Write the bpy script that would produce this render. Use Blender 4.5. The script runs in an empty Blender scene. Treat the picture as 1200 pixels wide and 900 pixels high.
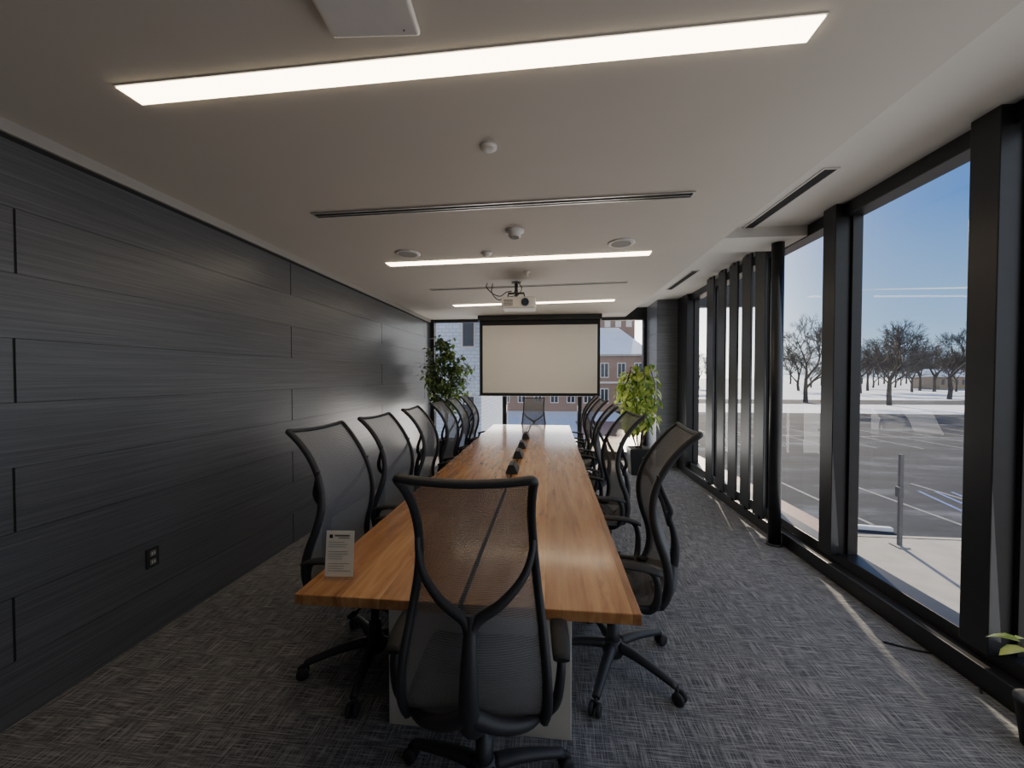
import bpy, bmesh, math, random
from mathutils import Vector, Matrix, Euler
R = math.radians
PI = math.pi
C = bpy.context.scene.collection
random.seed(7)

# ------------------------------------------------------------------ camera
CAMH = 1.6; H = 2.76; HW = 2.94; XL = -2.45; XR = 2.35; YB = 7.75; YF = -1.6; GZ = -3.0
cd = bpy.data.cameras.new('camera'); cam = bpy.data.objects.new('camera', cd); C.objects.link(cam)
cam.location = (0, 0, CAMH); cam.rotation_euler = (R(90 - 1.15), 0, R(5.7))
cd.sensor_width = 36; cd.lens = 13.5; cd.clip_start = .02; cd.clip_end = 3000
bpy.context.scene.camera = cam
RM = Euler((R(90 - 1.15), 0, R(5.7))).to_matrix()
def ray(px, py): return RM @ Vector(((px - 600) / 450, (450 - py) / 450, -1))
def atZ(px, py, z):
    d = ray(px, py); t = (z - CAMH) / d.z; return Vector((0, 0, CAMH)) + d * t
def atX(px, py, x):
    d = ray(px, py); t = x / d.x; return Vector((0, 0, CAMH)) + d * t
def atY(px, py, y):
    d = ray(px, py); t = y / d.y; return Vector((0, 0, CAMH)) + d * t

# ------------------------------------------------------------------ materials
def newmat(name):
    m = bpy.data.materials.new(name); m.use_nodes = True; nt = m.node_tree
    b = nt.nodes['Principled BSDF']; return m, nt, b
def L(nt, a, b): nt.links.new(a, b)
def node(nt, t, **k):
    n = nt.nodes.new(t)
    for a, v in k.items(): setattr(n, a, v)
    return n
def coords(nt, scale=(1, 1, 1), rot=(0, 0, 0)):
    tc = node(nt, 'ShaderNodeTexCoord'); mp = node(nt, 'ShaderNodeMapping')
    mp.inputs['Scale'].default_value = scale; mp.inputs['Rotation'].default_value = rot
    L(nt, tc.outputs['Object'], mp.inputs['Vector']); return mp.outputs['Vector']
def noise(nt, vec, scale=5, detail=4, rough=.5):
    n = node(nt, 'ShaderNodeTexNoise'); n.inputs['Scale'].default_value = scale
    n.inputs['Detail'].default_value = detail; n.inputs['Roughness'].default_value = rough
    L(nt, vec, n.inputs['Vector']); return n.outputs['Fac']
def ramp(nt, fac, stops):
    r = node(nt, 'ShaderNodeValToRGB'); e = r.color_ramp.elements
    while len(e) < len(stops): e.new(.5)
    for i, (p, c) in enumerate(stops):
        e[i].position = p; e[i].color = (c[0], c[1], c[2], 1)
    L(nt, fac, r.inputs['Fac']); return r.outputs['Color']
def mixc(nt, fac, a, b, mode='MIX'):
    m = node(nt, 'ShaderNodeMixRGB', blend_type=mode)
    for s, v in ((m.inputs[0], fac), (m.inputs[1], a), (m.inputs[2], b)):
        if isinstance(v, (int, float)): s.default_value = v
        elif isinstance(v, tuple): s.default_value = (v[0], v[1], v[2], 1)
        else: L(nt, v, s)
    return m.outputs[0]
def mathn(nt, op, a, b=0.0):
    m = node(nt, 'ShaderNodeMath', operation=op)
    for s, v in ((m.inputs[0], a), (m.inputs[1], b)):
        if isinstance(v, (int, float)): s.default_value = v
        else: L(nt, v, s)
    return m.outputs[0]
def plain(name, col, rough=.5, metal=0, var=.12, scale=12, coat=0, emit=None, es=0):
    m, nt, b = newmat(name); v = coords(nt)
    f = noise(nt, v, scale)
    lo = tuple(c * (1 - var) for c in col); hi = tuple(min(1, c * (1 + var)) for c in col)
    L(nt, ramp(nt, f, [(.3, lo), (.7, hi)]), b.inputs['Base Color'])
    b.inputs['Roughness'].default_value = rough; b.inputs['Metallic'].default_value = metal
    b.inputs['Coat Weight'].default_value = coat
    if emit: b.inputs['Emission Color'].default_value = (*emit, 1); b.inputs['Emission Strength'].default_value = es
    return m
M = {}
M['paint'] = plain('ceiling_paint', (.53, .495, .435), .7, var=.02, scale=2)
M['paintlit'] = plain('window_ceiling_paint', (.62, .60, .56), .7, var=.02, scale=2)  # lighter copy of the ceiling paint, window light put into the colour
M['wallpaint'] = plain('wall_paint', (.30, .285, .26), .8, var=.03, scale=2)
M['white'] = plain('white_plastic', (.62, .60, .57), .45, var=.03)
M['black'] = plain('black_metal', (.014, .015, .017), .38, var=.2)
M['blackmatte'] = plain('black_plastic', (.012, .013, .015), .7, var=.2)
M['void'] = plain('dark_slot', (.006, .006, .006), .8)
M['frame'] = plain('chair_frame', (.015, .017, .021), .55, var=.15)
M['metal'] = plain('brushed_metal', (.45, .44, .42), .35, 1)
M['screen'] = plain('screen_fabric', (.88, .85, .79), .8, var=.01, scale=3)
M['laminate'] = plain('pedestal_laminate', (.46, .44, .39), .5, var=.03)
M['paper'] = plain('paper', (.78, .74, .64), .7, var=.02)
M['ink'] = plain('ink', (.12, .12, .12), .7)
M['soil'] = plain('soil', (.03, .02, .012), .9, var=.5, scale=60)
M['pot'] = plain('planter_glaze', (.02, .022, .025), .4)
M['bark'] = plain('bark', (.10, .07, .05), .9, var=.4, scale=30)
M['branch'] = plain('bare_branch', (.075, .066, .056), .9, var=.3, scale=3)
M['snow'] = plain('snow', (.66, .70, .77), .8, var=.06, scale=.15)
M['concrete'] = plain('concrete', (.34, .325, .30), .85, var=.18, scale=1.2)
M['roofsnow'] = plain('snowy_roof', (.90, .93, .97), .8, var=.05, scale=.4)
M['houseyellow'] = plain('tan_siding', (.34, .26, .17), .8)
M['stripe'] = plain('parking_paint', (.17, .19, .21), .8, var=.3, scale=3)
M['bluestripe'] = plain('blue_paint', (.04, .12, .4), .8, var=.2, scale=3)
M['postgrey'] = plain('post_grey', (.13, .13, .13), .6)
M['lensglass'] = plain('lens_glass', (.02, .03, .05), .08)
M['led'] = plain('strip_diffuser', (.9, .88, .82), .5, var=.01, emit=(1, .80, .56), es=13)
M['contrail'] = plain('contrail_vapour', (.95, .95, .97), 1, var=.02)

# glass: thin sheet
def glassmat(name, tint):
    m = bpy.data.materials.new(name); m.use_nodes = True; nt = m.node_tree; nt.nodes.clear()
    o = node(nt, 'ShaderNodeOutputMaterial'); t = node(nt, 'ShaderNodeBsdfTransparent'); g = node(nt, 'ShaderNodeBsdfGlossy')
    t.inputs[0].default_value = (*tint, 1); g.inputs['Roughness'].default_value = .01
    lw = node(nt, 'ShaderNodeLayerWeight'); lw.inputs[0].default_value = .5
    f = mathn(nt, 'ADD', mathn(nt, 'MULTIPLY', mathn(nt, 'POWER', lw.outputs['Facing'], 5), .35), .03)
    mx = node(nt, 'ShaderNodeMixShader'); L(nt, f, mx.inputs[0]); L(nt, t.outputs[0], mx.inputs[1]); L(nt, g.outputs[0], mx.inputs[2])
    L(nt, mx.outputs[0], o.inputs[0]); return m
M['glass'] = glassmat('window_glass', (.96, .98, .98))
M['acrylic'] = glassmat('acrylic', (.97, .98, .99))

# chair mesh fabric: woven, see-through
def meshmat(name, c_lo, c_hi, dens):
    m = bpy.data.materials.new(name); m.use_nodes = True; nt = m.node_tree
    b = nt.nodes['Principled BSDF']; o = nt.nodes['Material Output']
    v = coords(nt)
    w = node(nt, 'ShaderNodeTexWave', bands_direction='Z'); w.inputs['Scale'].default_value = 48; w.inputs['Distortion'].default_value = .3
    L(nt, v, w.inputs['Vector'])
    w2 = node(nt, 'ShaderNodeTexWave', bands_direction='X'); w2.inputs['Scale'].default_value = 60
    L(nt, v, w2.inputs['Vector'])
    f = mathn(nt, 'MAXIMUM', w.outputs['Fac'], mathn(nt, 'MULTIPLY', w2.outputs['Fac'], .8))
    f = mathn(nt, 'ADD', mathn(nt, 'MULTIPLY', f, .26), dens)
    L(nt, ramp(nt, w.outputs['Fac'], [(0, c_lo), (1, c_hi)]), b.inputs['Base Color'])
    b.inputs['Roughness'].default_value = .75
    t = node(nt, 'ShaderNodeBsdfTransparent'); mx = node(nt, 'ShaderNodeMixShader')
    L(nt, f, mx.inputs[0]); L(nt, t.outputs[0], mx.inputs[1]); L(nt, b.outputs[0], mx.inputs[2]); L(nt, mx.outputs[0], o.inputs[0])
    return m
M['mesh'] = meshmat('mesh_fabric', (.10, .105, .113), (.16, .166, .175), .57)
M['seatmesh'] = meshmat('seat_mesh_fabric', (.030, .032, .036), (.050, .052, .057), .72)

def leafmat(name, c1, c2, tr=.45):
    m = bpy.data.materials.new(name); m.use_nodes = True; nt = m.node_tree
    b = nt.nodes['Principled BSDF']; o = nt.nodes['Material Output']
    f = noise(nt, coords(nt), 11); col = ramp(nt, f, [(.38, c1), (.62, c2)])
    L(nt, col, b.inputs['Base Color']); b.inputs['Roughness'].default_value = .35
    t = node(nt, 'ShaderNodeBsdfTranslucent'); L(nt, col, t.inputs[0]); mx = node(nt, 'ShaderNodeMixShader'); mx.inputs[0].default_value = tr
    L(nt, b.outputs[0], mx.inputs[1]); L(nt, t.outputs[0], mx.inputs[2]); L(nt, mx.outputs[0], o.inputs[0]); return m
M['leafdark'] = leafmat('ficus_leaf', (.05, .10, .025), (.17, .24, .07), .4)
M['leaflime'] = leafmat('lime_leaf', (.12, .26, .04), (.56, .62, .15), .55)

# carpet
m, nt, b = newmat('woven_carpet'); M['carpet'] = m
na = noise(nt, coords(nt, (7, 165, 1)), 1, 4, .7); nb = noise(nt, coords(nt, (165, 7, 1)), 1, 4, .7)
sel = noise(nt, coords(nt, (6, 6, 1)), 1, 3)
selr = ramp(nt, sel, [(.32, (.1, .1, .1)), (.68, (.9, .9, .9))])
st = [(.38, (.022, .024, .029)), (.49, (.10, .105, .117)), (.62, (.37, .37, .37))]
fa = ramp(nt, na, st); fb = ramp(nt, nb, st)
c1 = mixc(nt, .45, mixc(nt, selr, fa, fb), mixc(nt, 1, fa, fb, 'LIGHTEN'))
fine = noise(nt, coords(nt, (330, 330, 1)), 1, 2)
c2 = mixc(nt, .4, c1, ramp(nt, fine, [(.35, (.3, .3, .3)), (.65, (1.0, 1.0, 1.0))]), 'MULTIPLY')
L(nt, c2, b.inputs['Base Color']); b.inputs['Roughness'].default_value = .95
bp = node(nt, 'ShaderNodeBump'); bp.inputs['Strength'].default_value = .3; bp.inputs['Distance'].default_value = .003
L(nt, fine, bp.inputs['Height']); L(nt, bp.outputs[0], b.inputs['Normal'])

# dark plank wall and its copy for the pier, brightened to look sunlit
def plankmat(name, k):
    m, nt, b = newmat(name)
    g = noise(nt, coords(nt, (1, .7, 55)), 2.2, 7, .68); g2 = noise(nt, coords(nt, (1, .4, 9)), 1.5, 3)
    cA = ramp(nt, g, [(.3, (.043 * k, .046 * k, .052 * k)), (.52, (.072 * k, .077 * k, .086 * k)), (.74, (.115 * k, .120 * k, .132 * k))])
    L(nt, mixc(nt, .10, cA, ramp(nt, g2, [(.3, (.6, .6, .6)), (.7, (1, 1, 1))]), 'MULTIPLY'), b.inputs['Base Color'])
    b.inputs['Roughness'].default_value = .33
    bp = node(nt, 'ShaderNodeBump'); bp.inputs['Strength'].default_value = .015; bp.inputs['Distance'].default_value = .001
    L(nt, g, bp.inputs['Height']); L(nt, bp.outputs[0], b.inputs['Normal']); return m
M['darkwood'] = plankmat('dark_wood_panel', 1.0)
M['sunlit_pierwood'] = plankmat('sunlit_pier_panel', 2.2)

# table wood (object coords)
PW = .158
m, nt, b = newmat('table_wood'); M['wood'] = m
tc = node(nt, 'ShaderNodeTexCoord'); sp = node(nt, 'ShaderNodeSeparateXYZ'); L(nt, tc.outputs['Object'], sp.inputs[0])
ix = mathn(nt, 'FLOOR', mathn(nt, 'DIVIDE', sp.outputs['X'], PW))
cb = node(nt, 'ShaderNodeCombineXYZ'); L(nt, ix, cb.inputs[0])
wn = node(nt, 'ShaderNodeTexWhiteNoise'); L(nt, cb.outputs[0], wn.inputs['Vector'])
off = node(nt, 'ShaderNodeVectorMath', operation='MULTIPLY_ADD'); L(nt, wn.outputs['Color'], off.inputs[0]); off.inputs[1].default_value = (9, 9, 9); L(nt, tc.outputs['Object'], off.inputs[2])
mp = node(nt, 'ShaderNodeMapping'); mp.inputs['Scale'].default_value = (9, .9, 4); L(nt, off.outputs[0], mp.inputs['Vector'])
gr = noise(nt, mp.outputs[0], 2.4, 7, .62); gr.node.inputs['Distortion'].default_value = .4
mp2 = node(nt, 'ShaderNodeMapping'); mp2.inputs['Scale'].default_value = (8, 3.2, 2); L(nt, off.outputs[0], mp2.inputs['Vector'])
kn = noise(nt, mp2.outputs[0], 1.8, 3)
base = ramp(nt, gr, [(.26, (.26, .112, .038)), (.48, (.45, .215, .080)), (.7, (.58, .325, .14))])
tone = ramp(nt, wn.outputs['Value'], [(0, (.68, .61, .54)), (.5, (.90, .88, .86)), (1, (1.0, 1.0, 1.0))])
c = mixc(nt, 1, base, tone, 'MULTIPLY')
c = mixc(nt, .45, c, ramp(nt, kn, [(.27, (.34, .27, .23)), (.37, (1, 1, 1))]), 'MULTIPLY')
fx = mathn(nt, 'FRACT', mathn(nt, 'DIVIDE', sp.outputs['X'], PW))
seam = mathn(nt, 'LESS_THAN', fx, .012)
c = mixc(nt, mathn(nt, 'MULTIPLY', seam, .4), c, (.06, .02, .008))
L(nt, c, b.inputs['Base Color']); b.inputs['Roughness'].default_value = .26; b.inputs['Coat Weight'].default_value = .5; b.inputs['Coat Roughness'].default_value = .12

def brickmat(name, c1, c2, mortar, scale):
    m, nt, b = newmat(name)
    tc = node(nt, 'ShaderNodeTexCoord'); sp = node(nt, 'ShaderNodeSeparateXYZ'); L(nt, tc.outputs['Object'], sp.inputs[0])
    cb = node(nt, 'ShaderNodeCombineXYZ'); L(nt, mathn(nt, 'ADD', sp.outputs['X'], sp.outputs['Y']), cb.inputs[0]); L(nt, sp.outputs['Z'], cb.inputs[1])
    bt = node(nt, 'ShaderNodeTexBrick'); bt.inputs['Scale'].default_value = scale
    bt.inputs['Color1'].default_value = (*c1, 1); bt.inputs['Color2'].default_value = (*c2, 1); bt.inputs['Mortar'].default_value = (*mortar, 1)
    L(nt, cb.outputs[0], bt.inputs['Vector']); L(nt, bt.outputs['Color'], b.inputs['Base Color']); b.inputs['Roughness'].default_value = .85
    return m
M['brick'] = brickmat('red_brick', (.28, .165, .12), (.22, .13, .095), (.34, .31, .27), 2.5)
M['paleblock'] = brickmat('pale_block', (.60, .66, .76), (.53, .59, .70), (.36, .41, .49), 1.6)
m, nt, b = newmat('brick_paving'); M['paving'] = m
bt = node(nt, 'ShaderNodeTexBrick'); bt.inputs['Scale'].default_value = 3; L(nt, coords(nt), bt.inputs['Vector'])
bt.inputs['Color1'].default_value = (.26, .11, .085, 1); bt.inputs['Color2'].default_value = (.21, .09, .075, 1); bt.inputs['Mortar'].default_value = (.18, .14, .12, 1)
L(nt, bt.outputs['Color'], b.inputs['Base Color'])
m, nt, b = newmat('asphalt'); M['asphalt'] = m
n1 = noise(nt, coords(nt, (.14, .4, 1)), 1, 8, .7); n2 = noise(nt, coords(nt), 30, 2)
cc = ramp(nt, n1, [(.35, (.022, .029, .041)), (.54, (.040, .050, .068)), (.72, (.15, .175, .21))])
L(nt, mixc(nt, .3, cc, ramp(nt, n2, [(.3, (.6, .6, .6)), (.7, (1, 1, 1))]), 'MULTIPLY'), b.inputs['Base Color']); b.inputs['Roughness'].default_value = .9
b.inputs['Specular IOR Level'].default_value = .1

# ------------------------------------------------------------------ geometry helpers
def bx(bm, x0, x1, y0, y1, z0, z1, bev=0, mi=0, rot=None, piv=None, seg=2):
    r = bmesh.ops.create_cube(bm, size=1); vs = r['verts']
    for v in vs:
        v.co = Vector(((x0 + x1) / 2 + v.co.x * (x1 - x0), (y0 + y1) / 2 + v.co.y * (y1 - y0), (z0 + z1) / 2 + v.co.z * (z1 - z0)))
    fs = set(f for v in vs for f in v.link_faces)
    for f in fs: f.material_index = mi
    if bev:
        es = list(set(e for v in vs for e in v.link_edges))
        rr = bmesh.ops.bevel(bm, geom=es, offset=bev, segments=seg, affect='EDGES', profile=.5)
        vs = list(set(v for f in rr['faces'] for v in f.verts) | set(v for v in vs if v.is_valid))
        for f in rr['faces']: f.material_index = mi
    if rot is not None:
        p = Vector(piv) if piv is not None else Vector(((x0 + x1) / 2, (y0 + y1) / 2, (z0 + z1) / 2))
        for v in vs:
            if v.is_valid: v.co = rot @ (v.co - p) + p
    return vs
def cr(P, n=6):
    P = [Vector(p) for p in P]; out = []
    Q = [P[0] * 2 - P[1]] + P + [P[-1] * 2 - P[-2]]
    for i in range(1, len(Q) - 2):
        for k in range(n):
            t = k / n
            a, b_, c_, d = Q[i - 1], Q[i], Q[i + 1], Q[i + 2]
            out.append(.5 * ((2 * b_) + (c_ - a) * t + (2 * a - 5 * b_ + 4 * c_ - d) * t * t + (3 * b_ - a - 3 * c_ + d) * t ** 3))
    out.append(P[-1]); return out
def tube(bm, pts, r, n=8, flat=1.0, ref=Vector((0, 0, 1)), mi=0, caps=True):
    pts = [Vector(p) for p in pts]; rings = []
    N = len(pts); pa = None
    for i, p in enumerate(pts):
        t = (pts[min(i + 1, N - 1)] - pts[max(i - 1, 0)])
        if t.length < 1e-9: t = Vector((0, 0, 1))
        t.normalize()
        if pa is None:
            a = ref.cross(t)
            if a.length < .05: a = Vector((1, 0, 0)).cross(t)
        else: a = pa - t * pa.dot(t)
        a.normalize(); pa = a; b_ = t.cross(a)
        rr = r[i] if isinstance(r, (list, tuple)) else r
        rings.append([bm.verts.new(p + a * math.cos(2 * PI * k / n) * rr + b_ * math.sin(2 * PI * k / n) * rr * flat) for k in range(n)])
    for i in range(N - 1):
        for k in range(n):
            f = bm.faces.new((rings[i][k], rings[i][(k + 1) % n], rings[i + 1][(k + 1) % n], rings[i + 1][k])); f.material_index = mi; f.smooth = True
    if caps:
        for rg, fl in ((rings[0], True), (rings[-1], False)):
            f = bm.faces.new(rg[::-1] if fl else rg); f.material_index = mi
def lathe(bm, prof, n=24, c=(0, 0, 0), mi=0, axis='z'):
    rings = []
    for (r, z) in prof:
        rg = []
        for k in range(n):
            a = 2 * PI * k / n
            v = Vector((r * math.cos(a), r * math.sin(a), z)) if axis == 'z' else (Vector((z, r * math.cos(a), r * math.sin(a))) if axis == 'x' else Vector((r * math.cos(a), z, -r * math.sin(a))))
            rg.append(bm.verts.new(v + Vector(c)))
        rings.append(rg)
    for i in range(len(rings) - 1):
        for k in range(n):
            f = bm.faces.new((rings[i][k], rings[i][(k + 1) % n], rings[i + 1][(k + 1) % n], rings[i + 1][k])); f.material_index = mi; f.smooth = True
    bm.faces.new(rings[0][::-1]).material_index = mi; bm.faces.new(rings[-1]).material_index = mi
def quad(bm, pts, mi=0):
    f = bm.faces.new([bm.verts.new(Vector(p)) for p in pts]); f.material_index = mi; return f
def obj(name, bm, mats, parent=None, loc=None):
    me = bpy.data.meshes.new(name)
    if len(bm.faces) < 20000: bmesh.ops.recalc_face_normals(bm, faces=bm.faces[:])
    bm.to_mesh(me); bm.free()
    if not isinstance(mats, (list, tuple)): mats = [mats]
    for mm in mats: me.materials.append(mm)
    o = bpy.data.objects.new(name, me); C.objects.link(o)
    if parent: o.parent = parent
    if loc is not None: o.location = loc
    return o
def thing(name, label, cat, loc=(0, 0, 0), rz=0, group=None):
    o = bpy.data.objects.new(name, None); o.empty_display_size = .1; C.objects.link(o)
    o.location = loc; o.rotation_euler = (0, 0, rz); o['label'] = label; o['category'] = cat
    if group: o['group'] = group
    return o
def tag(o, label, cat, group=None, kind=None):
    o['label'] = label; o['category'] = cat
    if group: o['group'] = group
    if kind: o['kind'] = kind
    return o
def struct(name, bm, mats, parent=None, label=None):
    o = obj(name, bm, mats, parent)
    if not parent: o['kind'] = 'structure'
    if label: o['label'] = label
    return o
NB = bmesh.new
def dup(o, loc=None, rz=None, parent=None, label=None, scale=None):
    c_ = o.copy(); C.objects.link(c_); c_.parent = parent
    if loc is not None: c_.location = loc
    if rz is not None: c_.rotation_euler = (0, 0, rz)
    if scale is not None: c_.scale = (scale,) * 3
    if label: c_['label'] = label
    for ch in list(o.children): dup(ch, parent=c_)
    return c_

# ------------------------------------------------------------------ room shell
bm = NB(); bx(bm, XL - .2, XR + .15, YF - .2, YB + .15, -.3, 0); struct('floor', bm, M['carpet'])
XS = 1.45
bm = NB()
bx(bm, XL - .2, XS, YF - .2, YB + .15, H, H + .4)
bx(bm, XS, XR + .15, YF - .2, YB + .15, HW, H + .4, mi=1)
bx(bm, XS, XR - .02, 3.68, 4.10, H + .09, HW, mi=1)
struct('ceiling', bm, [M['paint'], M['paintlit']])
# left wall planks
bm = NB()
bx(bm, XL - .2, XL - .006, YF - .2, YB + .15, 0, H, mi=1)
zs = [0, .285] + [.285 + .298 * k for k in range(1, 8)] + [2.675]
for i in range(len(zs) - 1):
    z0, z1 = zs[i] + .0012, zs[i + 1] - .0012
    if z1 - z0 < .02: continue
    seams = [YF - .2, 1.50 + .012 * i * .5, 5.40, YB] if i % 2 == 1 else [YF - .2, -.35, 3.43, 7.3, YB]
    for a, b_ in zip(seams[:-1], seams[1:]):
        bx(bm, XL - .014, XL, a + .005, b_ - .005, z0, z1)
struct('wall_left', bm, [M['darkwood'], M['void']])
bm = NB(); bx(bm, XL - .01, XL + .012, YF, YB, 2.70, H, bev=.002); struct('trim_1', bm, M['wallpaint'], label='pale ceiling trim above the dark plank wall')
bm = NB(); bx(bm, XL - .2, XR + .15, YF - .2, YF, 0, H + .2); struct('wall_back', bm, M['wallpaint'])
# pier far right, planked
bm = NB()
px0, px1, py0 = 1.86, XR + .02, 6.98
bx(bm, px0 + .012, px1, py0 + .012, YB + .1, 0, HW, mi=1)
zp = zs[:-1] + [2.67, HW]
for i in range(len(zp) - 1):
    z0, z1 = zp[i] + .0015, zp[i + 1] - .0015
    if z1 - z0 > .02:
        bx(bm, px0, px1, py0, py0 + .014, z0, z1, bev=.0012, seg=1)
        bx(bm, px0, px0 + .014, py0 + .015, YB, z0, z1, bev=.0012, seg=1)
struct('wall_right', bm, [M['sunlit_pierwood'], M['void']], label='grey planked pier in the far right corner')

# right glazing
mull = [-1.2, -.05, 1.08, 2.22, 3.32, 4.42, 5.74, 6.72]
wid = [.14] * 6 + [.10, .40]
n_w = 1; GT = HW - .10
for i in range(len(mull) - 1):
    a = mull[i] + wid[i] / 2; b_ = mull[i + 1] - wid[i + 1] / 2
    bm = NB(); quad(bm, [(XR, a, .2), (XR, b_, .2), (XR, b_, GT), (XR, a, GT)])
    w = struct('window_%d' % n_w, bm, M['glass'], label='tall fixed pane of the right glazing'); n_w += 1
    bm = NB(); dp = .14 if i < 5 else .05
    bx(bm, XR - dp, XR + .06, mull[i] - wid[i] / 2, mull[i] + wid[i] / 2, .18, HW + .04, bev=.004)
    bx(bm, XR - .03, XR + .04, a, a + .022, .2, GT, bev=.002); bx(bm, XR - .03, XR + .04, b_ - .022, b_, .2, GT, bev=.002)
    obj('window_frame', bm, M['black'], w)
bm = NB(); bx(bm, XR - .14, XR + .06, mull[-1] - .2, mull[-1] + .25, 0, HW + .04, bev=.004); struct('trim_2', bm, M['black'], label='wide black frame beside the dark pier')
bm = NB(); bx(bm, XR - .08, XR + .06, YF, 6.98, GT, HW + .05, bev=.004); struct('trim_3', bm, M['black'], label='black head frame along the right glazing')
bm = NB(); bx(bm, XR - .16, XR + .08, YF, 6.6, 0, .12, bev=.006); bx(bm, XR - .08, XR + .06, YF, 6.6, .12, .2, bev=.004)
struct('baseboard_right', bm, M['black'], label='black metal plinth under the right glazing')
# back glazing
ms = [-2.41, -.92, .58, 1.84]
for i in range(3):
    a, b_ = ms[i] + .04, ms[i + 1] - .04
    bm = NB(); quad(bm, [(a, YB, .12), (b_, YB, .12), (b_, YB, H - .06), (a, YB, H - .06)])
    w = struct('window_%d' % n_w, bm, M['glass'], label='tall pane of the far glazing'); n_w += 1
    bm = NB(); bx(bm, ms[i] - .04, ms[i] + .04, YB - .07, YB + .08, 0, H, bev=.003)
    bx(bm, a, b_, YB - .05, YB + .06, 0, .12, bev=.003); bx(bm, a, b_, YB - .05, YB + .06, H - .06, H + (.18 if i == 2 else 0), bev=.003)
    if i == 2: bx(bm, ms[3] - .04, ms[3] + .02, YB - .07, YB + .08, 0, HW, bev=.003)
    obj('window_frame', bm, M['black'], w)
# unseen slab added outside the far glazing to keep direct sun out
bm = NB(); bx(bm, -3.4, 4.2, YB + .1, 15.7, 3.95, 4.3, bev=.01); bx(bm, -2.7, 4.2, YB + .16, YB + .3, H + .2, 4.3); struct('added_sun_slab', bm, M['black'], label='unseen sun blocking slab added outside above the far glazing')

# black column by the window
t = thing('support_column', 'slender round black steel column standing beside the window fins', 'column', (2.125, 3.86, 0))
bm = NB(); lathe(bm, [(.053, 0), (.053, H + .09)], 24); obj('shaft', bm, M['black'], t)
bm = NB(); lathe(bm, [(.075, 0), (.075, .012), (.055, .016)], 24); obj('base_ring', bm, M['black'], t)

# fins
ordn = ['nearest the round column', 'second from the round column', 'third from the round column', 'fourth from the round column', 'farthest from the column']
for i, (xa, xb) in enumerate([(886, 898), (870.5, 881), (855.5, 865), (842.5, 850.5), (829, 837)]):
    pa = atX(xb, 450, 2.18); pb = atX(xa, 450, 2.18)
    yc = (pa.y + pb.y) / 2; wd = abs(pb.y - pa.y) * 1.0
    t = thing('window_fin', 'tall black vertical fin in front of the glazing, ' + ordn[i], 'window fin', (2.17, yc, 0), 0, 'vertical fins by the right glazing')
    bm = NB(); bx(bm, -.012, .012, -wd / 2, wd / 2, .14, HW - .005, bev=.003); obj('blade', bm, M['black'], t)
    bm = NB(); bx(bm, -.02, .02, -.03, .03, .12, .16); obj('bracket', bm, M['black'], t)
    bm = NB(); bx(bm, -.02, .02, -.03, .03, HW - .03, HW); obj('bracket', bm, M['black'], t)

# ------------------------------------------------------------------ ceiling fixtures
def strip(pl, pr, wpx_w, name, label, cat, mats, kind, zc=H, group=None):
    a = atZ(*pl, zc); b_ = atZ(*pr, zc); d = b_ - a; Ln = d.length; ang = math.atan2(d.y, d.x); c_ = (a + b_) / 2
    t = thing(name, label, cat, (c_.x, c_.y, zc), ang, group); w = wpx_w
    if kind == 'light':
        bm = NB(); bx(bm, -Ln / 2, Ln / 2, -w / 2, w / 2, -.008, .002); obj('diffuser', bm, M['led'], t)
        bm = NB(); e = .006
        bx(bm, -Ln / 2 - e, Ln / 2 + e, w / 2, w / 2 + e, -.004, .002); bx(bm, -Ln / 2 - e, Ln / 2 + e, -w / 2 - e, -w / 2, -.004, .002)
        bx(bm, -Ln / 2 - e, -Ln / 2, -w / 2, w / 2, -.004, .002); bx(bm, Ln / 2, Ln / 2 + e, -w / 2, w / 2, -.004, .002)
        obj('frame', bm, M['white'], t)
    else:
        bm = NB(); bx(bm, -Ln / 2, Ln / 2, -w / 2, w / 2, -.004, .002); obj('slot', bm, M['void'], t)
        bm = NB(); e = .010 if w > .05 else .006
        bx(bm, -Ln / 2 - e, Ln / 2 + e, w / 2, w / 2 + e, -.009, .002); bx(bm, -Ln / 2 - e, Ln / 2 + e, -w / 2 - e, -w / 2, -.009, .002)
        bx(bm, -Ln / 2 - e, -Ln / 2, -w / 2, w / 2, -.009, .002); bx(bm, Ln / 2, Ln / 2 + e, -w / 2, w / 2, -.009, .002)
        if w > .055 and w < .07: bx(bm, -Ln / 2, Ln / 2, .004, .012, -.008, 0)
        obj('flange', bm, mats, t)
    return t
strip((152, 111), (956, 32), .098, 'linear_light', 'long glowing ceiling light strip nearest the camera', 'ceiling light', None, 'light', group='linear ceiling lights')
strip((455, 309.5), (762, 296), .115, 'linear_light', 'glowing ceiling light strip between the two round speakers and the projector', 'ceiling light', None, 'light', group='linear ceiling lights')
strip((532, 358), (720, 351.5), .115, 'linear_light', 'farthest glowing ceiling light strip, behind the projector', 'ceiling light', None, 'light', group='linear ceiling lights')
strip((370, 252), (811, 227), .06, 'linear_diffuser', 'long metal edged air slot across the ceiling after the near light strip', 'air vent', M['metal'], 'slot', group='linear air slots')
strip((505, 339.5), (735, 330.5), .05, 'linear_diffuser', 'dark air slot across the ceiling just above the projector', 'air vent', M['white'], 'slot', group='linear air slots')
strip((868, 273), (974, 197), .08, 'linear_diffuser', 'black air slot running along the nearer window side of the ceiling', 'air vent', M['white'], 'slot', zc=HW, group='linear air slots')
strip((784, 339), (815, 317), .08, 'linear_diffuser', 'black air slot running along the far window side of the ceiling', 'air vent', M['white'], 'slot', zc=HW, group='linear air slots')

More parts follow.
